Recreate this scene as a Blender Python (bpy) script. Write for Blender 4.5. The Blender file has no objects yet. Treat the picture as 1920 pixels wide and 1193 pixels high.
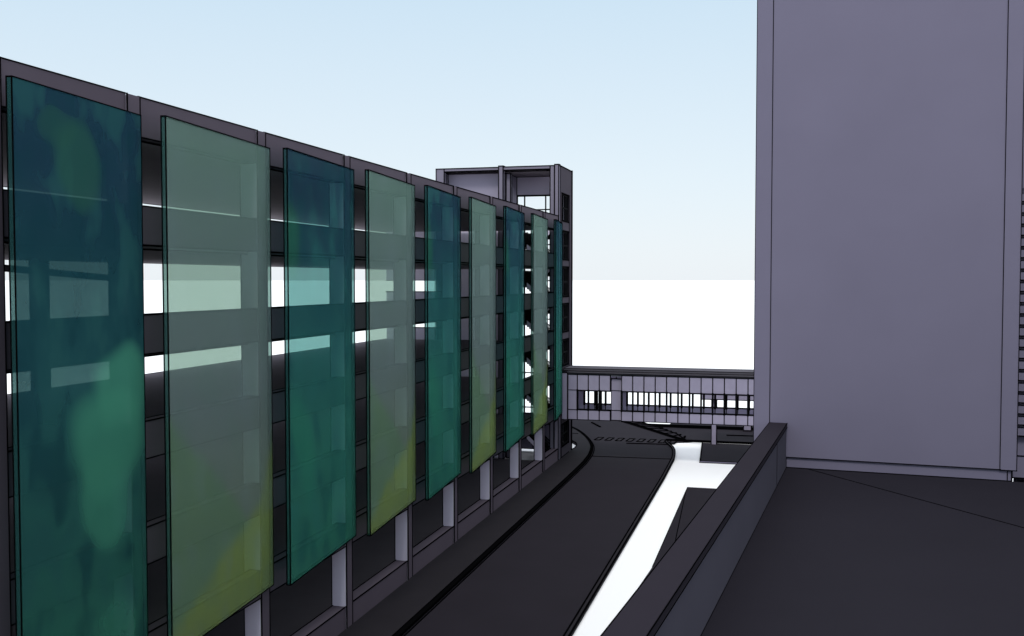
import bpy, bmesh, math, random
from mathutils import Vector
random.seed(4)
SC = bpy.context.scene
COL = SC.collection
R = math.radians

# ------------------------------------------------------------------ frames
class Frame:
    """A site grid: a runs along the building, b to the right of it, z up (metres)."""
    def __init__(self, ox, oy, az):
        self.o = (ox, oy); self.az = az
        t = R(az)
        self.F = (math.sin(t), math.cos(t)); self.N = (math.cos(t), -math.sin(t))
        self.rot = R(90 - az)
    def world(self, a, b, z=0.0):
        return Vector((self.o[0] + self.F[0]*a + self.N[0]*b, self.o[1] + self.F[1]*a + self.N[1]*b, z))
G = Frame(-6.637, 40.714, 15.08)       # garage and street grid
T = Frame(6.512, 23.820, 20.1)         # terrace and tower block grid
EYE = 14.25

# ------------------------------------------------------------------ materials
def nodes_of(name):
    m = bpy.data.materials.new(name); m.use_nodes = True
    nt = m.node_tree; nt.nodes.clear()
    out = nt.nodes.new('ShaderNodeOutputMaterial')
    return m, nt, out

def plain(name, col, rough=0.9, var=0.06, scale=0.6, spec=0.08):
    m, nt, out = nodes_of(name)
    p = nt.nodes.new('ShaderNodeBsdfPrincipled')
    p.inputs['Roughness'].default_value = rough
    p.inputs['Specular IOR Level'].default_value = spec
    geo = nt.nodes.new('ShaderNodeNewGeometry')
    nz = nt.nodes.new('ShaderNodeTexNoise'); nz.inputs['Scale'].default_value = scale
    nz.inputs['Detail'].default_value = 4
    nt.links.new(geo.outputs['Position'], nz.inputs['Vector'])
    mr = nt.nodes.new('ShaderNodeMapRange')
    mr.inputs['From Min'].default_value = 0.3; mr.inputs['From Max'].default_value = 0.7
    mr.inputs['To Min'].default_value = 1 - var; mr.inputs['To Max'].default_value = 1 + var
    nt.links.new(nz.outputs['Fac'], mr.inputs['Value'])
    mx = nt.nodes.new('ShaderNodeVectorMath'); mx.operation = 'SCALE'
    mx.inputs[0].default_value = col
    nt.links.new(mr.outputs['Result'], mx.inputs['Scale'])
    nt.links.new(mx.outputs['Vector'], p.inputs['Base Color'])
    nt.links.new(p.outputs['BSDF'], out.inputs['Surface'])
    return m

M = {}
M['wall'] = plain('lilac_grey_render', (0.149, 0.138, 0.194), var=0.03)
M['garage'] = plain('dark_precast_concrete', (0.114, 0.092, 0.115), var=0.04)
M['column'] = plain('lit_tone_concrete', (0.74, 0.69, 0.84), var=0.03)  # paled to stand in for light on column sides and inner faces
M['slab'] = plain('grey_slab_concrete', (0.205, 0.180, 0.205), var=0.05)
M['inner'] = plain('lit_tone_inner_wall', (0.30, 0.28, 0.36), var=0.03)  # paler copy of the tower concrete, standing in for light in the recesses
M['side'] = plain('shaded_side_render', (0.062, 0.052, 0.067), var=0.04)  # darker copy of the tower concrete, shade put into the colour
M['deck'] = plain('ground_deck_concrete', (0.105, 0.094, 0.106), var=0.05)
M['bounce_ceiling'] = plain('white_bounce_ceiling', (0.6, 0.58, 0.66), var=0.02)
M['tower'] = plain('stair_tower_concrete', (0.19, 0.175, 0.225), var=0.03)
M['bridge'] = plain('footbridge_cladding', (0.32, 0.295, 0.395), var=0.05, scale=1.5)
M['roofing'] = plain('roof_felt', (0.095, 0.088, 0.105), var=0.08)
M['asphalt'] = plain('asphalt', (0.0175, 0.0148, 0.0202), var=0.06, scale=0.4)
M['paving'] = plain('pavement_asphalt', (0.0190, 0.0168, 0.0205), var=0.07, scale=0.7)
M['terrace'] = plain('terrace_membrane', (0.0158, 0.0143, 0.0200), var=0.05, scale=0.4)
M['parapet'] = plain('parapet_render', (0.072, 0.067, 0.088), var=0.04)
M['coping'] = plain('coping_metal', (0.0205, 0.0170, 0.0240), var=0.04)
M['joint'] = plain('black_joint', (0.0022, 0.0022, 0.0026), var=0.0, spec=0.0)
M['metal'] = plain('black_metal', (0.004, 0.004, 0.005), var=0.0, spec=0.05)
M['ground'] = plain('white_ground', (0.96, 0.96, 0.955), var=0.005, scale=0.02, spec=0.0)

def art_glass(name, stops, tint, leaves=(), blotch=0.5, seed=0.0, opacity=0.5, wedges=(), dark=None, gain_v=2.3):
    """Translucent printed sheet. stops: printed colour up the sheet (0 foot, 1 head).
    leaves: soft printed ellipses (x, z, rx, rz, tilt, colour); wedges: soft half planes (x0, z0, slope, colour)."""
    m, nt, out = nodes_of(name)
    N = nt.nodes.new; L = nt.links.new
    tc = N('ShaderNodeTexCoord')
    sep = N('ShaderNodeSeparateXYZ'); L(tc.outputs['Generated'], sep.inputs[0])
    ob = N('ShaderNodeSeparateXYZ'); L(tc.outputs['Object'], ob.inputs[0])
    oi = N('ShaderNodeObjectInfo')
    def math_(op, a, b=None, c=None):
        n = N('ShaderNodeMath'); n.operation = op
        for i, v in enumerate((a, b, c)):
            if v is None: continue
            if isinstance(v, (int, float)): n.inputs[i].default_value = v
            else: L(v, n.inputs[i])
        return n.outputs[0]
    # warping noise, stretched along the height like brushed paint
    mp = N('ShaderNodeMapping'); mp.inputs['Scale'].default_value = (0.60, 0.0, 0.34)
    L(tc.outputs['Object'], mp.inputs['Vector'])
    nz = N('ShaderNodeTexNoise'); nz.noise_dimensions = '4D'
    nz.inputs['Scale'].default_value = 1.0; nz.inputs['Detail'].default_value = 1.2
    L(mp.outputs['Vector'], nz.inputs['Vector'])
    L(math_('MULTIPLY_ADD', oi.outputs['Random'], 37.0, seed), nz.inputs['W'])
    nsep = N('ShaderNodeSeparateColor'); L(nz.outputs['Color'], nsep.inputs[0])
    wx = math_('MULTIPLY_ADD', math_('SUBTRACT', nsep.outputs[0], 0.5), 0.20, sep.outputs[0])
    wz = math_('MULTIPLY_ADD', math_('SUBTRACT', nsep.outputs[1], 0.5), 0.09, sep.outputs[2])
    ramp = N('ShaderNodeValToRGB'); cr = ramp.color_ramp
    while len(cr.elements) > 1: cr.elements.remove(cr.elements[-1])
    cr.elements[0].position = stops[0][0]; cr.elements[0].color = (*stops[0][1], 1)
    for p_, c_ in stops[1:]:
        e = cr.elements.new(p_); e.color = (*c_, 1)
    L(wz, ramp.inputs['Fac'])
    col = ramp.outputs['Color']
    def over(fac, base, c_):
        mx = N('ShaderNodeMix'); mx.data_type = 'RGBA'
        L(fac, mx.inputs['Factor']); L(base, mx.inputs['A']); mx.inputs['B'].default_value = (*c_, 1)
        return mx.outputs['Result']
    def smooth(v, lo, hi):
        n = N('ShaderNodeMapRange'); n.interpolation_type = 'SMOOTHSTEP'
        n.inputs['From Min'].default_value = lo; n.inputs['From Max'].default_value = hi
        L(v, n.inputs['Value']); return n.outputs['Result']
    for (x0, z0, sl, c_, soft) in wedges:
        # positive under the slanting line z = z0 + sl * (x - x0)
        d = math_('SUBTRACT', math_('MULTIPLY_ADD', math_('SUBTRACT', sep.outputs[0], x0), sl, z0),
                  math_('MULTIPLY_ADD', math_('SUBTRACT', nsep.outputs[1], 0.5), 0.05, sep.outputs[2]))
        col = over(smooth(d, -soft*0.4, soft), col, c_)
    if dark:
        nz2 = N('ShaderNodeTexNoise'); nz2.noise_dimensions = '4D'
        nz2.inputs['Scale'].default_value = 1.7; nz2.inputs['Detail'].default_value = 2.0
        L(mp.outputs['Vector'], nz2.inputs['Vector'])
        L(math_('MULTIPLY_ADD', oi.outputs['Random'], 53.0, seed + 5.0), nz2.inputs['W'])
        f = math_('MULTIPLY', smooth(nz2.outputs['Fac'], 0.50, 0.64), blotch)
        col = over(f, col, dark[0])
        g = math_('MULTIPLY', smooth(nz2.outputs['Fac'], 0.50, 0.36), blotch)
        col = over(g, col, dark[1])
    for (x0, z0, rx, rz, tilt, c_, amt) in leaves:
        dx = math_('SUBTRACT', wx, x0); dz = math_('SUBTRACT', wz, z0)
        dx = math_('MULTIPLY_ADD', dz, tilt, dx)
        d = math_('ADD', math_('POWER', math_('DIVIDE', math_('ABSOLUTE', dx), rx), 2.0),
                  math_('POWER', math_('DIVIDE', math_('ABSOLUTE', dz), rz), 2.0))
        col = over(math_('MULTIPLY', smooth(d, 1.5, 0.45), amt), col, c_)
    dif = N('ShaderNodeBsdfDiffuse')
    tr = N('ShaderNodeBsdfTransparent'); tr.inputs['Color'].default_value = (*tint, 1)
    if not isinstance(opacity, (int, float)):
        # the print is denser towards the head of the sheet
        op = N('ShaderNodeMapRange'); L(sep.outputs[2], op.inputs['Value'])
        op.inputs['From Min'].default_value = 0.36; op.inputs['From Max'].default_value = 0.56
        op.inputs['To Min'].default_value = opacity[0]; op.inputs['To Max'].default_value = opacity[1]
        fac = op.outputs['Result']
    else:
        v = N('ShaderNodeValue'); v.outputs[0].default_value = opacity; fac = v.outputs[0]
    mix = N('ShaderNodeMixShader'); L(fac, mix.inputs[0])
    gain = N('ShaderNodeVectorMath'); gain.operation = 'SCALE'; gain.inputs['Scale'].default_value = gain_v
    L(col, gain.inputs[0]); L(gain.outputs[0], dif.inputs['Color'])
    tl = N('ShaderNodeBsdfTranslucent'); L(gain.outputs[0], tl.inputs['Color'])
    film = N('ShaderNodeMixShader'); film.inputs[0].default_value = 0.25
    L(dif.outputs[0], film.inputs[1]); L(tl.outputs[0], film.inputs[2])
    L(tr.outputs[0], mix.inputs[1]); L(film.outputs[0], mix.inputs[2])
    L(mix.outputs[0], out.inputs['Surface'])
    return m

LEAF = (0.056, 0.225, 0.148)
M['teal_leaf'] = art_glass('teal_leaf_print', [(0.0, (0.034, 0.150, 0.102)), (0.28, (0.027, 0.115, 0.094)), (0.52, (0.018, 0.076, 0.080)),
        (0.72, (0.012, 0.050, 0.062)), (0.88, (0.013, 0.040, 0.062))],
    (0.54, 0.72, 0.69), seed=1.5, gain_v=2.05, opacity=(0.50, 0.72), blotch=0.6, dark=((0.009, 0.042, 0.055), (0.022, 0.085, 0.085)),
    leaves=[(0.80, 0.515, 0.24, 0.075, 0.3, LEAF, 0.75), (0.70, 0.425, 0.30, 0.085, 0.3, LEAF, 0.8), (0.64, 0.335, 0.20, 0.080, 0.3, LEAF, 0.75), (0.46, 0.885, 0.17, 0.065, 0.4, (0.024, 0.088, 0.064), 0.65),
            (0.33, 0.935, 0.13, 0.03, 0.3, (0.023, 0.082, 0.062), 0.5), (0.70, 0.06, 0.25, 0.10, 0.2, LEAF, 0.4)])
M['teal'] = art_glass('teal_print', [(0.0, (0.038, 0.175, 0.118)), (0.30, (0.036, 0.160, 0.122)), (0.55, (0.029, 0.118, 0.112)),
        (0.78, (0.023, 0.064, 0.088)), (0.93, (0.020, 0.044, 0.074))],
    (0.56, 0.78, 0.745), seed=9.0, gain_v=2.35, opacity=0.36, blotch=0.5, dark=((0.014, 0.075, 0.085), (0.032, 0.150, 0.135)),
    leaves=[(0.06, 0.80, 0.10, 0.09, 0.4, (0.026, 0.125, 0.072), 0.7), (0.2, 0.30, 0.12, 0.14, 0.6, (0.036, 0.205, 0.13), 0.6)])
OLIVE = (0.155, 0.200, 0.066); MOSS = (0.105, 0.165, 0.105)
M['sage'] = art_glass('sage_print', [(0.0, (0.145, 0.178, 0.085)), (0.22, (0.125, 0.155, 0.125)), (0.45, (0.122, 0.150, 0.150)), (0.75, (0.118, 0.158, 0.152)), (1.0, (0.112, 0.170, 0.146))],
    (0.66, 0.77, 0.69), seed=20.0, gain_v=3.15, opacity=0.33, blotch=0.25, dark=((0.092, 0.145, 0.125), (0.140, 0.188, 0.195)),
    wedges=[(0.14, 0.40, -0.34, MOSS, 0.03), (0.20, 0.085, 0.20, OLIVE, 0.035), (0.90, 0.24, 1.2, OLIVE, 0.08)])

m_, nt_, out_ = nodes_of('glass_edge')
a_ = nt_.nodes.new('ShaderNodeBsdfTransparent'); a_.inputs[0].default_value = (0.55, 0.72, 0.70, 1)
b_ = nt_.nodes.new('ShaderNodeBsdfDiffuse'); b_.inputs[0].default_value = (0.03, 0.10, 0.10, 1)
c_ = nt_.nodes.new('ShaderNodeMixShader'); c_.inputs[0].default_value = 0.35
nt_.links.new(a_.outputs[0], c_.inputs[1]); nt_.links.new(b_.outputs[0], c_.inputs[2]); nt_.links.new(c_.outputs[0], out_.inputs['Surface'])
M['glass_edge'] = m_

# ------------------------------------------------------------------ mesh builder
class MB:
    """Collects boxes, bars and prisms in one site grid and links them as ONE mesh object."""
    def __init__(self, fr=G): self.fr = fr; self.v = []; self.f = []; self.m = []
    def _add(self, vs, fs, m):
        n = len(self.v); self.v += vs; self.f += [[n+i for i in q] for q in fs]; self.m += [m]*len(fs)
    def box(self, a0, a1, b0, b1, z0, z1, m=0):
        a0, a1 = sorted((a0, a1)); b0, b1 = sorted((b0, b1)); z0, z1 = sorted((z0, z1))
        vs = [(a, b, z) for z in (z0, z1) for a, b in ((a0, b0), (a1, b0), (a1, b1), (a0, b1))]
        self._add(vs, [(0,1,2,3), (4,7,6,5), (0,4,5,1), (1,5,6,2), (2,6,7,3), (3,7,4,0)], m)
    def bar(self, p, q, w, m=1):
        p = Vector(p); q = Vector(q); d = (q-p)
        if d.length < 1e-6: return
        d.normalize()
        up = Vector((0,0,1)) if abs(d.z) < 0.9 else Vector((1,0,0))
        x = d.cross(up).normalized(); y = x.cross(d).normalized()
        h = w/2; p = p - d*h; q = q + d*h
        vs = [tuple(c + x*i*h + y*j*h) for c in (p, q) for i, j in ((-1,-1), (1,-1), (1,1), (-1,1))]
        self._add(vs, [(0,1,2,3), (4,7,6,5), (0,4,5,1), (1,5,6,2), (2,6,7,3), (3,7,4,0)], m)
    def ebox(self, a0, a1, b0, b1, z0, z1, w, m=0, skip=''):
        """A box with dark joints along its edges; skip leaves out edges along a, b or z."""
        self.box(a0, a1, b0, b1, z0, z1, m)
        for u in (0, 1):
            for v in (0, 1):
                if 'a' not in skip: self.bar((a0, (b0,b1)[u], (z0,z1)[v]), (a1, (b0,b1)[u], (z0,z1)[v]), w)
                if 'b' not in skip: self.bar(((a0,a1)[u], b0, (z0,z1)[v]), ((a0,a1)[u], b1, (z0,z1)[v]), w)
                if 'z' not in skip: self.bar(((a0,a1)[u], (b0,b1)[v], z0), ((a0,a1)[u], (b0,b1)[v], z1), w)
    def beam(self, p, q, w, h, m=0):
        p = Vector(p); q = Vector(q); d = (q-p).normalized()
        x = d.cross(Vector((0,0,1))).normalized()*(w/2); y = Vector((0,0,h/2))
        vs = [tuple(c + x*i + y*j) for c in (p, q) for i, j in ((-1,-1), (1,-1), (1,1), (-1,1))]
        self._add(vs, [(0,1,2,3), (4,7,6,5), (0,4,5,1), (1,5,6,2), (2,6,7,3), (3,7,4,0)], m)
    def prism(self, pts, z0, z1, m=0, ms=None):
        n = len(pts)
        area = sum(pts[i][0]*pts[(i+1) % n][1] - pts[(i+1) % n][0]*pts[i][1] for i in range(n))
        if area > 0: pts = pts[::-1]
        vs = [(a, b, z0) for a, b in pts] + [(a, b, z1) for a, b in pts]
        self._add(vs, [tuple(range(n, 2*n))], m)
        self._add(vs, [tuple(range(n-1, -1, -1))], m)
        self._add(vs, [(i, (i+1) % n, n+(i+1) % n, n+i) for i in range(n)], m if ms is None else ms)
    def path(self, pts, z, w, m=1):
        for p, q in zip(pts[:-1], pts[1:]): self.bar((*p, z), (*q, z), w, m)
    def build(self, name, mats, parent=None, base=None):
        """base = (a, b, z): origin of a top-level mesh; children take their parent's base."""
        b = parent['_base'] if parent is not None and '_base' in parent else base or (0, 0, 0)
        me = bpy.data.meshes.new(name)
        me.from_pydata([(v[0]-b[0], -(v[1]-b[1]), v[2]-b[2]) for v in self.v], [], self.f)
        for k in mats: me.materials.append(M[k])
        for p, i in zip(me.polygons, self.m): p.material_index = min(i, len(mats)-1)
        bm = bmesh.new(); bm.from_mesh(me); bmesh.ops.recalc_face_normals(bm, faces=bm.faces); bm.to_mesh(me); bm.free()
        o = bpy.data.objects.new(name, me); COL.objects.link(o)
        if parent is None:
            o.location = self.fr.world(*b); o.rotation_euler = (0, 0, self.fr.rot)
        else:
            o.parent = parent
            if '_base' in parent: o['_base'] = list(b)
        return o

def thing(name, base, label, cat, fr=G, group=None):
    o = bpy.data.objects.new(name, None); COL.objects.link(o)
    o.location = fr.world(*base); o.rotation_euler = (0, 0, fr.rot); o.empty_display_size = 0.5
    o['_base'] = list(base); o['label'] = label; o['category'] = cat
    if group: o['group'] = group
    return o
def tag(o, label, cat, group=None):
    o['label'] = label; o['category'] = cat
    if group: o['group'] = group
    return o
def struct(o, label=None, cat=None, kind='structure'):
    o['kind'] = kind
    if label: o['label'] = label
    if cat: o['category'] = cat
    return o

# ------------------------------------------------------------------ ground, road, pavement
mb = MB()
n = 96
ring = [(40000*math.cos(2*math.pi*i/n), 40000*math.sin(2*math.pi*i/n)) for i in range(n)]
mb._add([(x, y, -0.12) for x, y in ring], [tuple(range(n))], 0)
struct(mb.build('ground', ['ground']), 'bare white ground reaching to the horizon', 'ground')

def curve(pts, k=6):
    """Catmull-Rom through the points."""
    out = []
    P = [pts[0]] + list(pts) + [pts[-1]]
    for i in range(1, len(P)-2):
        p0, p1, p2, p3 = P[i-1], P[i], P[i+1], P[i+2]
        for j in range(k):
            t = j/k
            out.append(tuple(0.5*((2*p1[c]) + (-p0[c]+p2[c])*t + (2*p0[c]-5*p1[c]+4*p2[c]-p3[c])*t*t + (-p0[c]+3*p1[c]-3*p2[c]+p3[c])*t**3) for c in (0, 1)))
    out.append(tuple(pts[-1])); return out
def offset(pts, d):
    out = []
    for i, p in enumerate(pts):
        a = pts[max(i-1, 0)]; b = pts[min(i+1, len(pts)-1)]
        t = Vector((b[0]-a[0], b[1]-a[1])).normalized()
        out.append((p[0] - t[1]*d, p[1] + t[0]*d))
    return out

kerb_l = [(-40, 2.36), (-10, 2.36)] + curve([(10, 2.34), (35, 2.28), (41, 2.12), (44, 1.86), (47.1, 1.36), (50.7, 0.35), (54.6, -1.13), (57.4, -2.57), (64, -6.5)])
edge_r = curve([(43.0, 8.50), (46, 8.25), (48.3, 7.85), (50.2, 7.28), (51.3, 7.0)])
road_r = [(-40, 8.70), (0, 8.68), (35, 8.62)] + edge_r
far_r = [(52.0, 8.6), (57.5, 5.0), (63.0, 1.3), (66.0, -0.8)]
road = kerb_l[::-1] + road_r[:] + far_r
mb = MB(); mb.prism(road, -0.28, 0.0)
mb.bar((42.5, 2.1, 0.004), (42.8, 8.4, 0.004), 0.07)                       # paving joint across the road
mb.bar((49.6, 3.9, 0.004), (49.9, 7.5, 0.004), 0.13)                       # stop line
mb.bar((61.4, -1.4, 0.004), (58.7, -0.1, 0.004), 0.16)
mb.path(far_r, 0.004, 0.10)
struct(mb.build('road', ['asphalt', 'joint']), 'dark asphalt road curving left under the footbridge', 'road')

# raised kerbs either side of the road
mb = MB()
inner = offset(kerb_l, -0.22)
mb.prism(kerb_l + inner[::-1], -0.2, 0.13, m=1)
mb.path(kerb_l, 0.13, 0.05); mb.path(inner, 0.135, 0.05)
mb.path(offset(kerb_l, 0.10), 0.01, 0.06)
outer = offset(road_r, 0.0); o2 = offset(road_r, 0.20)
mb.prism(outer + o2[::-1], -0.28, 0.10, m=0)
mb.path(outer, 0.10, 0.07); mb.path(o2, 0.10, 0.07)
struct(mb.build('kerb', ['paving', 'joint']), 'dark raised kerbs along both edges of the road', 'kerb')

pave = [(-40, 0.0), (44.45, 0.0), (45.6, 0.10), (46.8, 0.0), (48.2, -0.35), (49.2, -0.9), (49.5, -1.6), (49.6, -8.0), (53.2, -8.0), (53.3, -1.75), (55.0, -2.6), (57.0, -4.2), (60.0, -6.6)] + inner[::-1][2:]
mb = MB(); mb.prism(pave, -0.28, 0.12)
mb.path([(44.45, 0.0), (45.6, 0.10), (46.8, 0.0), (48.2, -0.35), (49.2, -0.9), (49.5, -1.6)], 0.12, 0.08)
mb.bar((53.2, -8.0, 0.12), (53.3, -1.2, 0.12), 0.07)
struct(mb.build('pavement', ['paving', 'joint']), 'dark pavement between the parking garage and the kerb', 'pavement')

# cross street, its kerbs and the striped traffic island
mb = MB(); mb.prism([(52.0, 8.6), (52.7, 9.6), (52.9, 34.0), (60.5, 34.0), (60.3, 4.9), (57.5, 5.0)], -0.28, -0.004)
mb.prism([(60.5, 6.3), (60.5, 34.0), (66.0, 34.0), (65.5, 6.3)], -0.28, 0.1)
mb.bar((60.5, 4.6, 0.0), (60.5, 34.0, 0.0), 0.5)
mb.bar((56.5, 12.1, 0.003), (57.2, 22.0, 0.003), 0.14)
mb.bar((52.6, 7.0, 0.0), (52.9, 34.0, 0.0), 0.16); mb.bar((52.1, 7.2, 0.05), (52.3, 34.0, 0.05), 0.16)
struct(mb.build('street', ['asphalt', 'joint']), 'dark side street running right behind the footbridge', 'street')
mb = MB(); mb.prism([(52.1, 8.7), (57.6, 5.1), (63.0, 1.5), (62.4, 3.4), (59.6, 5.2), (55.5, 7.6)], -0.1, 0.12)
P0 = [(52.6, 8.4), (63.0, 1.6)]; P1 = [(53.4, 8.75), (60.0, 4.9)]
for i in range(8):
    t = i/7
    mb.bar((52.6+10*t, 8.4-6.5*t, 0.125), (54.2+6.4*t, 8.5-3.6*t, 0.125), 0.13)
mb.path([(52.1, 8.7), (57.6, 5.1), (63.0, 1.5)], 0.12, 0.12); mb.path([(62.4, 3.4), (59.6, 5.2), (55.5, 7.6), (52.1, 8.7)], 0.12, 0.12)
struct(mb.build('traffic_island', ['asphalt', 'joint']), 'dark striped traffic island where the street meets the road', 'traffic island')

# crosswalk blocks outlined on the asphalt
mb = MB()
for i in range(8):
    b0 = 0.80 + i*0.945; a0 = 50.75
    q = [(a0, b0), (a0+1.55, b0+0.12), (a0+1.55, b0+0.58), (a0, b0+0.46)]
    mb._add([(x, y, 0.008) for x, y in q], [(0, 1, 2, 3)], 0)
    mb.path(q + [q[0]], 0.008, 0.085)
struct(mb.build('crosswalk', ['paving', 'joint']), 'row of outlined dark blocks crossing the road before the bridge', 'crosswalk')

# paved slabs left standing on the white ground
mb = MB(); mb.prism([(42.55, 10.75), (42.55, 30.0), (51.9, 30.0), (51.9, 10.2)], -0.28, -0.02)
mb.box(42.50, 42.56, 10.72, 30, -0.28, 0.02, 2)
mb.bar((42.55, 10.75, 0.03), (42.55, 30, 0.03), 0.07); mb.bar((42.55, 10.75, -0.02), (51.9, 10.2, -0.02), 0.10)
mb.bar((42.5, 10.7, -0.1), (42.5, 30, -0.1), 0.05)
struct(mb.build('plaza', ['asphalt', 'joint', 'wall']), 'dark paved slab under the right end of the footbridge', 'plaza')
mb = MB(); mb.prism([(32.14, 10.72), (32.1, 15.0), (8.0, 15.0), (2.0, 10.2), (12.2, 10.82)], -0.28, 0.0)
mb.path([(12.2, 10.82), (32.14, 10.72), (32.1, 15.0)], 0.0, 0.04); mb.bar((30.5, 10.75, 0.0), (17.5, 11.4, 0.0), 0.05)
struct(mb.build('yard', ['asphalt', 'joint']), 'dark paved yard below the terrace parapet', 'yard')

# ------------------------------------------------------------------ parking garage
A0, A1 = -24.0, 39.54                  # ends of the garage along the street
W = -14.3                              # rear edge
CC = [-18.83, -13.75, -6.85, 0.03, 6.95, 13.86, 20.74, 27.6, 34.5]   # column centres
BANDS = [(18.16, 19.25), (15.22, 16.29), (12.20, 13.29), (9.29, 10.34), (6.33, 7.38), (3.46, 4.41)]
HW = 0.275
garage = thing('parking_garage', (10, -7, 0), 'long open-sided dark concrete parking garage behind the coloured panels', 'parking garage')
def jw(k): return 0.027 + 0.0045*k     # joints widen slightly with the bays
ends = [A0] + CC + [A1]
for k in range(len(ends)-1):
    a0 = ends[k] + (HW if k else 0); a1 = ends[k+1] - (HW if k < len(ends)-2 else 0.0)
    w = jw(k)
    for z0, z1 in BANDS:
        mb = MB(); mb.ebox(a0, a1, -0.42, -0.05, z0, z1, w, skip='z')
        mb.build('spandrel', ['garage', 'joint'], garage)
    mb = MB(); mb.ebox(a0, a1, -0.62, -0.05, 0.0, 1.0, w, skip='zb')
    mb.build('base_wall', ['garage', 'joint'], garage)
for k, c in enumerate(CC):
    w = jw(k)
    mb = MB(); mb.box(c-HW+0.01, c+HW-0.01, -0.66, -0.045, 0.0, 19.2)  # pale shaft imitates the lit side faces of the column
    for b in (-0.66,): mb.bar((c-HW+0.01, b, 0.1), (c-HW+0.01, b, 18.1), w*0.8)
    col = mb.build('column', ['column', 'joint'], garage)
    mb = MB(); mb.box(c-HW, c+HW, -0.04, 0.0, 0.0, 19.24)  # dark strip added as the shaded front face of the same column
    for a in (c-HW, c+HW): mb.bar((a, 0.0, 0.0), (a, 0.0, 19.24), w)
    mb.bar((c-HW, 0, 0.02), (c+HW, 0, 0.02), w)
    mb.build('shaded_front', ['garage', 'joint'], col)
for i, (z0, z1) in enumerate([(18.14, 18.5), (15.12, 15.5), (12.1, 12.4), (9.2, 9.46), (6.25, 6.5), (3.38, 3.62)]):
    mb = MB(); mb.ebox(A0, 39.2, W, -0.44, z0, z1, 0.05, skip='bz')
    mb.build('roof_slab' if i == 0 else 'floor_slab', ['slab', 'joint'], garage)
mb = MB(); mb.box(A0, 39.2, W, -0.64, -0.2, 0.05); mb.build('ground_floor', ['deck'], garage)
# end wall with a ribbon opening on each storey
FL = [(0.05, 3.38), (3.62, 6.25), (6.5, 9.2), (9.46, 12.1), (12.4, 15.12), (15.5, 18.14)]
for z0, z1 in FL:
    mb = MB()
    if z0 in (9.46, 12.4):
        s = 10.42 if z0 == 9.46 else 13.32; e = 11.3 if z0 == 9.46 else 14.23
        mb.box(39.22, 39.5, W, -10.1, z0, s); mb.box(39.22, 39.5, W, -10.1, e, z1)
        mb.bar((39.22, W, s), (39.22, -9.5, s), 0.08); mb.bar((39.22, W, e), (39.22, -10.1, e), 0.05)
        mb.bar((39.22, -10.1, z0), (39.22, -10.1, z1), 0.05)
    else:
        mb.box(39.22, 39.5, W, -10.1, z0, z1)
    mb.build('end_wall', ['column', 'joint'], garage)
for a in (-0.8, 4.6):
    mb = MB(); mb.box(a-0.33, a+0.33, W, W+0.5, 0.05, 15.12); mb.build('rear_column', ['garage'], garage)
mb = MB(); mb.beam((-9.0, W+0.25, 15.1), (6.0, W+0.25, 14.22), 0.22, 0.24)
mb.bar((-9.0, W+0.37, 15.22), (6.0, W+0.37, 14.34), 0.05); mb.bar((-9.0, W+0.37, 14.98), (6.0, W+0.37, 14.1), 0.05)
mb.build('ramp_rail', ['garage', 'joint'], garage)
mb = MB(); mb.box(A0, A0+0.3, W, -0.45, 0.05, 18.14); mb.build('end_wall', ['garage'], garage)

fit_root = thing('black_fitting', (-6.0, -0.75, 5.2), 'small black fitting on an arm inside the garage between the second and third panels', 'light fitting')  # unidentified small black object
mb = MB(); mb.bar((-6.0, -0.9, 5.22), (-5.0, -0.9, 5.22), 0.07); mb.build('arm', ['metal'], fit_root)
mb = MB(); mb.box(-6.05, -5.5, -1.0, -0.8, 5.08, 5.16); mb.build('fitting_head', ['metal'], fit_root)

# translucent printed panels hung in front of every bay
PL = [(-19.08, -13.80)] + [(CC[k]+0.20, CC[k+1]+0.10) for k in range(1, 8)] + [(CC[8]+0.22, 39.62)]
PZ0, PZ1 = 3.85, 18.68
names = ['leftmost and darkest panel, teal with a large pale green leaf shape',
         'widest pale sage panel with an olive foot, second from the left',
         'third panel from the left, deep teal fading to bright green below',
         'fourth panel from the left, pale sage with an olive foot',
         'fifth panel from the left, teal blue above and green below',
         'sixth panel from the left, narrow-looking pale sage with an olive foot',
         'seventh panel from the left, teal, in front of the dark stair flights',
         'eighth panel from the left, pale sage, last pale one before the tower',
         'farthest panel of the row, narrow teal strip beside the stair tower windows']
for k, (a0, a1) in enumerate(PL):
    bl, br = (0.84 if k else 0.76), 0.25
    L_ = math.hypot(a1-a0, bl-br)
    p = G.world(a0, bl, 0)
    fr = Frame(p.x, p.y, G.az + math.degrees(math.atan2(br-bl, a1-a0)))
    root = thing('facade_panel', (0, 0, PZ0), names[k] + ' on the garage', 'facade panel', fr, 'translucent panels along the garage front')
    mb = MB(fr); mb.box(0, L_, -0.13, 0, PZ0, PZ1); mb.m = [0 if i in (2, 4) else 1 for i in range(6)]
    sh = mb.build('glass_sheet', ['teal_leaf' if k == 0 else ('sage' if k % 2 else 'teal'), 'glass_edge'], root)
    w = 0.026 + 0.0045*k
    mb = MB(fr)
    for b in (0.0, -0.13):
        for z in (PZ0, PZ1): mb.bar((0, b, z), (L_, b, z), w, 0)
        for a in (0.0, L_): mb.bar((a, b, PZ0), (a, b, PZ1), w, 0)
    for z in (PZ0, PZ1):
        mb.bar((0, 0, z), (0, -0.13, z), w, 0); mb.bar((L_, 0, z), (L_, -0.13, z), w, 0)
    mb.build('edge_trim', ['joint'], root)

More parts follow.
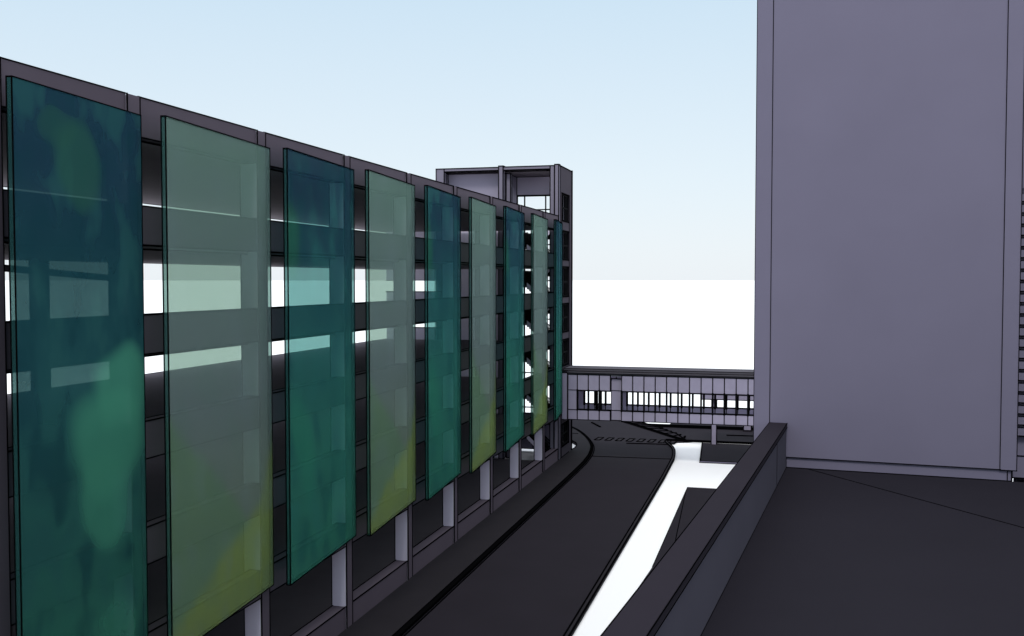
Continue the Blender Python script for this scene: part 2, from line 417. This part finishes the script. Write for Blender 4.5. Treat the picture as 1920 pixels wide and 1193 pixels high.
# ------------------------------------------------------------------ stair tower at the end of the garage
S0, S1 = 39.54, 44.45; TB = -10.1; TT = 23.2
tower = thing('stair_tower', (42, -5, 0), 'tall open-framed concrete stair tower at the far end of the garage', 'stair tower')
def part(name, boxes, mats=('tower', 'joint'), w=0.07, parent=tower, skip='', fr=G):
    mb = MB(fr)
    for bx in boxes: mb.ebox(*bx, w, skip=skip)
    return mb.build(name, list(mats), parent)
# front columns
part('column', [(S0, S0+0.6, -10.1, -9.42, 0, TT-0.03)])
part('column', [(S0-0.06, S0+0.5, -4.86, -4.50, 0, TT+0.06)])
part('column', [(S0+0.55, S0+0.95, -4.40, -4.05, 0, TT-0.5)])
part('column', [(S0, S0+0.35, -0.70, -0.36, 0, TT-0.02)])
part('column', [(S0-0.05, S0+0.45, -0.33, 0.0, 0, TT+0.06)])
part('column', [(S1-0.5, S1, -10.1, -9.5, 0, TT-0.03)])
part('column', [(S1-0.40, S1-0.02, -0.95, -0.31, 0, TT-0.4)], ('column', 'joint'))
part('beam', [(S0, S0+0.4, -9.42, -4.86, TT-0.27, TT-0.03), (S0, S0+0.4, -4.5, -0.70, TT-0.27, TT-0.02)])
part('roof_slab', [(S0+0.42, S1-0.1, -10.0, -0.36, TT-0.36, TT-0.1)], ('slab', 'joint'))
part('wall_panel', [(S0+1.0, S0+1.2, -9.6, -4.87, 0, TT-0.38)], ('inner', 'joint'))            # left bay back wall
part('wall_panel', [(S0+0.62, S0+0.98, -9.62, -9.4, 0, TT-0.38)])
part('wall_panel', [(S0+0.97, S1-0.3, -4.80, -4.62, 0, TT-0.37)], ('inner', 'joint'))           # wall between the bays
part('wall_panel', [(S1-0.3, S1-0.12, -4.60, -0.42, 21.3, TT-0.37)], ('column', 'joint'))        # over the rear window
part('wall_panel', [(S1-0.3, S1-0.12, -9.5, -4.82, 0, TT-0.37)], ('inner', 'joint'))
# side wall, its shade put into the colour, with window openings, bands between them
WZ = [(18.94, 21.12), (15.87, 18.18), (12.92, 15.32), (10.09, 12.37), (7.40, 9.49), (0.95, 2.75)]
zs = [TT] + [z for q in WZ for z in (q[1], q[0])] + [0.12]
for i in range(0, len(zs), 2):
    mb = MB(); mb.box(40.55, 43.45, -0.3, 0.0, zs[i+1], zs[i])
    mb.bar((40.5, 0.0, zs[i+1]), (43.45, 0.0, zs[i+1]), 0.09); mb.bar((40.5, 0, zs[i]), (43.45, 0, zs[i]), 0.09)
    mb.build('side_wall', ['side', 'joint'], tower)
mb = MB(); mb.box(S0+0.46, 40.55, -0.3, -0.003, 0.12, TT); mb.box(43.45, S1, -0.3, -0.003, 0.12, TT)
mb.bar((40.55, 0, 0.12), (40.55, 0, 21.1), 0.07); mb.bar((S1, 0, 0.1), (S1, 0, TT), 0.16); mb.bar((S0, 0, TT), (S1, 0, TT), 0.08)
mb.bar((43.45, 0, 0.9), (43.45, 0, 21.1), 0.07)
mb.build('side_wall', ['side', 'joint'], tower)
for z0, z1 in WZ:
    mb = MB()
    for a in (40.62, 41.05, 41.55, 42.3, 42.75, 43.35): mb.box(a-0.05, a+0.05, -0.20, -0.08, z0, z1)
    zm = (z0+z1)/2
    for z in (z0+0.06, zm, z1-0.06): mb.box(40.56, 43.44, -0.19, -0.09, z-0.06, z+0.06)
    mb.build('window', ['metal'], tower)
# rear window of the stair bay
mb = MB()
for b in (-4.58, -3.95, -2.15, -0.45): mb.box(S1-0.26, S1-0.16, b-0.05, b+0.05, 0.1, 21.3)
for z in (0.2, 3.6, 6.5, 9.5, 11.0, 12.4, 14.2, 15.5, 17.2, 18.5, 20.1, 21.25): mb.box(S1-0.25, S1-0.17, -4.6, -0.42, z-0.05, z+0.05)
mb.build('rear_window', ['metal'], tower)
part('wall_panel', [(S1-0.3, S1-0.14, -4.6, -3.2, 0.12, 3.1)], ('inner', 'joint'))
part('wall_panel', [(S1-0.3, S1-0.14, -3.2, -0.42, 0.12, 2.2)], ('inner', 'joint'))
# floors, lobby doors and stair flights
for z in (3.5, 6.42, 9.4, 12.33, 15.4, 18.4):
    part('landing', [(S0+0.1, S0+2.2, -9.4, -4.87, z-0.2, z)], ('slab', 'joint'))
    part('landing', [(S0+0.5, S1-0.45, -0.93, -0.42, z-0.2, z)], ('slab', 'joint'))
for z0, z1 in FL:
    mb = MB(); mb.box(39.58, 39.68, -9.40, -6.9, z0, z1); mb.box(39.58, 39.68, -5.9, -4.87, z0, z1)
    for b in (-8.1, -7.1, -5.3): mb.bar((39.58, b, z0), (39.58, b, z1), 0.06)
    mb.build('lobby_wall', ['column', 'joint'], tower)
def flight(a, b0, b1, z0, z1):
    mb = MB()
    for da in (-0.55, 0.55):
        mb.beam((a+da*1.12, b0, z0), (a+da*1.12, b1, z1), 0.08, 0.40, 0)
        mb.bar((a+da*1.12, b0, z0+0.2), (a+da*1.12, b1, z1+0.2), 0.05); mb.bar((a+da*1.12, b0, z0-0.2), (a+da*1.12, b1, z1-0.2), 0.05)
    for i in range(9):
        t = (i+0.5)/9; b = b0+(b1-b0)*t; z = z0+(z1-z0)*t
        mb.box(a-0.5, a+0.5, b-0.14, b+0.14, z-0.26, z+0.06, 1)
    fl = mb.build('stair_flight', ['column', 'joint'], tower)
    mb = MB()
    for da in (-0.58, 0.58):
        for h in (0.55, 0.8, 1.05): mb.bar((a+da, b0, z0+h), (a+da, b1, z1+h), 0.05, 0)
        for i in range(22):
            t = i/21; b = b0+(b1-b0)*t; z = z0+(z1-z0)*t
            mb.bar((a+da, b, z+0.15), (a+da, b, z+1.1), 0.055, 0)
    mb.build('railing', ['metal'], fl)
zst = [0.1, 3.5, 6.42, 9.4, 12.33, 15.4, 18.4]
for z0, z1 in zip(zst[:-1], zst[1:]):
    zm = (z0+z1)/2
    flight(40.7, -0.95, -2.7, z0, zm); flight(42.35, -2.7, -0.95, zm, z1)
    part('landing', [(40.1, 43.0, -3.0, -2.72, zm-0.16, zm)], ('slab', 'joint'))
    mb = MB()
    for i in range(20): mb.bar((40.2+i*0.14, -3.02, zm), (40.2+i*0.14, -3.02, zm+1.1), 0.07, 0)
    for i in range(5): mb.bar((40.15, -3.02+i*0.09, zm), (40.15, -3.02+i*0.09, zm+1.1), 0.05, 0)
    for h in (0.3, 0.6, 1.1): mb.bar((40.15, -3.02, zm+h), (43.0, -3.02, zm+h), 0.06, 0)
    mb.build('guard_rail', ['metal'], tower)


# ------------------------------------------------------------------ footbridge
BF, BB = 40.6, 43.6
bridge = thing('footbridge', (42.1, 8, 0), 'enclosed lilac grey footbridge with a row of windows spanning the road', 'footbridge')
def bp(name, mats=('bridge', 'joint')): return lambda mb: mb.build(name, list(mats), bridge)
Z0, Z1, Z2, Z3 = 3.22, 4.0, 5.56, 6.79
BW = 0.876
bays = [(0.53, 1.29, 'solid'), (1.29, 2.17, 'win'), (2.17, 3.05, 'win'), (3.05, 3.93, 'win'), (3.93, 4.81, 'recess')]
b = 4.81
while b < 21.8: bays.append((b, b+BW, 'win')); b += BW
BE = b
for b0, b1, kind in bays:
    d = 0.35 if kind == 'recess' else 0.0
    wj = 0.055
    if kind == 'win':
        for zz in ((Z0, Z1), (Z2, Z3)):
            mb = MB(); mb.ebox(BF, BF+0.12, b0+0.01, b1-0.01, zz[0], zz[1], wj); mb.build('cladding_panel', ['bridge', 'joint'], bridge)
        mb = MB()
        mb.bar((BF+0.06, b0, Z1), (BF+0.06, b0, Z2), 0.14, 0)
        for z in (Z1+0.03, Z2-0.03): mb.bar((BF+0.06, b0, z), (BF+0.06, b1, z), 0.10, 0)
        mb.build('window', ['metal'], bridge)
        mb = MB(); mb.ebox(BB-0.12, BB, b0+0.01, b1-0.01, Z0, 4.12, 0.05); mb.build('rear_panel', ['column', 'joint'], bridge)
        mb = MB(); mb.ebox(BB-0.12, BB, b0+0.01, b1-0.01, Z2+0.2, Z3, 0.05)
        mb.build('rear_panel', ['column', 'joint'], bridge)
        mb = MB(); mb.bar((BB-0.06, b0, 4.1), (BB-0.06, b0, Z2+0.2), 0.16, 0); mb.bar((BB-0.06, b0, 4.16), (BB-0.06, b1, 4.16), 0.09, 0)
        mb.build('rear_mullion', ['metal'], bridge)
    else:
        top = Z3 - (0.30 if kind == 'recess' else 0.0)
        mb = MB(); mb.ebox(BF+d, BF+d+0.12, b0+0.01, b1-0.01, Z0, top, wj)
        for z in (Z1, Z2): mb.bar((BF+d, b0, z), (BF+d, b1, z), 0.05)
        mb.build('cladding_panel', ['bridge', 'joint'], bridge)
        mb = MB(); mb.ebox(BB-0.12, BB, b0+0.01, b1-0.01, Z0, Z3, 0.05); mb.build('rear_panel', ['column', 'joint'], bridge)
mb = MB(); mb.ebox(BF+0.52, BB-0.14, 0.55, BE, Z0+0.02, Z0+0.29, 0.08, skip='z'); bp('floor', ('column', 'joint'))(mb)
mb = MB(); mb.box(BF+0.14, BB-0.14, 0.55, BE, 6.70, 6.79); bp('bounce_ceiling', ('bounce_ceiling',))(mb)  # pale ceiling added to bounce light onto the rear panels
mb = MB(); mb.ebox(BF-0.10, BB+0.1, 0.50, BE, 6.93, 7.07, 0.03, skip='z'); mb.ebox(BF+0.02, BB-0.1, 0.52, BE, 6.80, 6.93, 0.03, skip='z')
mb.ebox(BF+0.25, BB-0.25, 0.12, BE, 7.07, 7.24, 0.04, skip='z'); bp('roof', ('roofing', 'joint'))(mb)
mb = MB(); mb.ebox(BF-0.03, BB, 0.03, 0.50, Z0-0.03, 6.92, 0.06); bp('end_block')(mb)
for b in (2.30, 2.62):
    mb = MB(); mb.box(BB-0.55, BB-0.43, b, b+0.2, Z0+0.3, Z2+0.25); bp('door_post', ('metal',))(mb)

canopy = thing('canopy', (52.5, 14, 0), 'long flat grey canopy on square posts seen behind the footbridge', 'canopy')
mb = MB(); mb.ebox(51.0, 54.0, 10.15, 24, 3.92, 4.38, 0.08); mb.build('roof', ['bridge', 'joint'], canopy)
mb = MB(); mb.ebox(51.22, 51.64, 11.02, 11.46, -0.1, 3.90, 0.07); mb.build('post', ['bridge', 'joint'], canopy)
mb = MB(); mb.ebox(51.22, 51.64, 19.02, 19.46, -0.1, 3.90, 0.07); mb.build('post', ['bridge', 'joint'], canopy)

bx = thing('utility_cabinet', (59.7, 13.7, 0), 'small pale cabinet under the right end of the footbridge', 'cabinet')
mb = MB(); mb.ebox(59.5, 60.2, 13.45, 14.15, 0.1, 0.75, 0.09); mb.build('casing', ['bridge', 'joint'], bx)
mb = MB(); mb.box(59.4, 60.25, 13.38, 14.22, -0.02, 0.1); mb.build('plinth', ['asphalt'], bx)

# ------------------------------------------------------------------ terrace, parapet, tower block
TZ = 9.8
mb = MB(T); mb.box(-34, -0.006, -0.36, 16, -0.28, TZ); mb.box(-0.006, 3.0, 5.2, 16, -0.28, TZ)
mb.bar((-0.03, 0.50, TZ), (-9.2, 8.65, TZ), 0.018)
mb.bar((-34, 0.0, TZ), (-0.01, 0.0, TZ), 0.016)
struct(mb.build('terrace', ['terrace', 'joint']), 'flat dark roof terrace in front of the tower block', 'terrace')
par = thing('parapet_wall', (-15, -0.2, TZ), 'low parapet wall with a flat dark coping along the terrace edge', 'parapet', T)
mb = MB(T); mb.box(-34, -0.02, -0.36, 0.0, TZ+0.002, 10.76); mb.bar((-2.32, 0.0, TZ), (-2.32, 0.0, 10.76), 0.014); mb.bar((-0.02, 0.0, TZ), (-0.02, 0.0, 10.76), 0.02)
mb.build('wall', ['parapet', 'joint'], par)
mb = MB(T); mb.ebox(-34, -0.0, -0.39, 0.02, 10.765, 10.87, 0.012, skip='z')
mb.build('coping', ['coping', 'joint'], par)

block = thing('tower_block', (20, 2, 0), 'tall blank lilac grey tower block rising above the terrace', 'tower block', T)
BT = 23.0
def tp(name, mats=('wall', 'joint')): return lambda mb: mb.build(name, list(mats), block)
mb = MB(T); mb.box(0.0, 8, -0.70, 4.80, -0.28, BT-0.1); tp('core_wall')(mb)
mb = MB(T); mb.box(8.002, 66, -0.68, 4.80, -0.28, 8.6); tp('rear_wing')(mb)
mb = MB(T); mb.box(-0.045, -0.004, -0.385, 4.58, 10.06, BT); mb.bar((-0.045, 0.0, 10.06), (-0.045, 4.6, 10.06), 0.018); tp('front_wall')(mb)
mb = MB(T); mb.box(-0.05, 0.5, -0.76, -0.388, -0.28, BT); mb.bar((-0.05, -0.388, 10.87), (-0.05, -0.388, BT), 0.016); mb.bar((-0.05, -0.76, 0), (-0.05, -0.76, BT), 0.014); tp('corner_strip')(mb)
mb = MB(T); mb.box(-0.05, 0.5, 4.59, 4.92, 10.05, BT); mb.bar((-0.05, 4.585, 10.05), (-0.05, 4.585, BT), 0.016); mb.bar((-0.05, 4.92, 10.05), (-0.05, 4.92, BT), 0.016); mb.bar((-0.05, 4.59, 10.05), (-0.05, 4.92, 10.05), 0.02); tp('corner_strip')(mb)
mb = MB(T); mb.box(-0.01, 0.4, 0.0, 4.74, TZ+0.002, 10.045); mb.box(-0.008, 0.4, 4.745, 4.83, TZ+0.002, 10.045)
mb.bar((-0.01, 0.0, TZ+0.01), (-0.01, 4.83, TZ+0.01), 0.022); mb.bar((-0.01, 4.74, TZ), (-0.01, 4.74, 10.05), 0.02); mb.bar((-0.008, 4.83, TZ), (-0.008, 4.83, 10.05), 0.03); tp('plinth')(mb)

lv = thing('louvred_wall', (0.8, 7, TZ), 'grey wall with stacked horizontal louvres right of the tower block', 'wall', T)
mb = MB(T); mb.ebox(0.5, 0.8, 4.81, 12, TZ+0.002, 10.30, 0.025); mb.build('plinth', ['wall', 'joint'], lv)
mb = MB(T); mb.box(0.62, 0.8, 4.97, 12, 10.30, 16.3); mb.build('backing', ['wall'], lv)
mb = MB(T)
for i in range(22):
    z = 10.75 + i*0.25
    mb.box(0.5, 0.6, 4.98, 12, z, z+0.19); mb.bar((0.5, 4.98, z), (0.5, 12, z), 0.028); mb.bar((0.5, 4.98, z+0.19), (0.5, 12, z+0.19), 0.016)
mb.build('louvres', ['wall', 'joint'], lv)
mb = MB(T); mb.box(0.55, 0.8, 4.97, 12, 16.302, BT-1); mb.build('upper_wall', ['wall'], lv)

# ------------------------------------------------------------------ light
SUN_AZ, SUN_EL = 193.0, 50.0
sd = bpy.data.lights.new('sun', 'SUN'); sd.energy = 1.5; sd.angle = R(14.0); sd.color = (1.0, 0.965, 0.93)
so = bpy.data.objects.new('sun', sd); COL.objects.link(so)
az = R(SUN_AZ - 180); el = R(SUN_EL)
so.rotation_euler = Vector((math.sin(az)*math.cos(el), math.cos(az)*math.cos(el), -math.sin(el))).to_track_quat('-Z', 'Y').to_euler()
so.location = (0, -60, 80)

wd = bpy.data.worlds.new('World'); SC.world = wd; wd.use_nodes = True
nt = wd.node_tree; nt.nodes.clear()
N = nt.nodes.new; L = nt.links.new
out = N('ShaderNodeOutputWorld'); bg = N('ShaderNodeBackground'); L(bg.outputs[0], out.inputs['Surface'])
sky = N('ShaderNodeTexSky'); sky.sky_type = 'NISHITA'; sky.sun_disc = False
sky.sun_elevation = R(SUN_EL); sky.sun_rotation = R(SUN_AZ)
sc_ = N('ShaderNodeVectorMath'); sc_.operation = 'SCALE'; L(sky.outputs[0], sc_.inputs[0]); sc_.inputs['Scale'].default_value = 1.0
# sky gradient, whiter at the horizon, zenith brightened out of view as fill
tc = N('ShaderNodeTexCoord'); sp = N('ShaderNodeSeparateXYZ'); L(tc.outputs['Generated'], sp.inputs[0])
rp = N('ShaderNodeValToRGB'); cr = rp.color_ramp
SKYC = [(0.0, (0.90, 0.955, 1.0)), (0.10, (0.82, 0.925, 1.0)), (0.27, (0.66, 0.83, 0.965)), (0.5, (0.90, 1.0, 1.10)), (1.0, (1.45, 1.50, 1.58))]
cr.elements[0].position = 0.0; cr.elements[0].color = (*SKYC[0][1], 1)
cr.elements[1].position = 1.0; cr.elements[1].color = (*SKYC[-1][1], 1)
for p_, c_ in SKYC[1:-1]:
    e = cr.elements.new(p_); e.color = (*c_, 1)
L(sp.outputs['Z'], rp.inputs['Fac'])
vs = N('ShaderNodeVectorMath'); vs.operation = 'SCALE'; L(rp.outputs['Color'], vs.inputs[0]); vs.inputs['Scale'].default_value = 10.0
mx = N('ShaderNodeMix'); mx.data_type = 'RGBA'; mx.inputs['Factor'].default_value = 0.9
L(sc_.outputs[0], mx.inputs['A']); L(vs.outputs[0], mx.inputs['B'])
L(mx.outputs['Result'], bg.inputs['Color']); bg.inputs['Strength'].default_value = 0.1

# ------------------------------------------------------------------ camera
cam = bpy.data.cameras.new('camera'); co = bpy.data.objects.new('camera', cam); COL.objects.link(co)
cam.sensor_fit = 'HORIZONTAL'; cam.sensor_width = 36.0; cam.lens = 36.0*1892/1920
cam.clip_start = 0.1; cam.clip_end = 100000
co.location = (0, 0, EYE)
co.rotation_euler = (R(90) - math.atan((596.5-525.5)/1892), 0, 0)
SC.camera = co
SC.view_settings.view_transform = 'Standard'; SC.view_settings.look = 'None'
SC.view_settings.exposure = 0.0; SC.view_settings.gamma = 1.0
SC.cycles.transparent_max_bounces = 32
SC.cycles.max_bounces = 8
for o in bpy.data.objects:
    if '_base' in o: del o['_base']
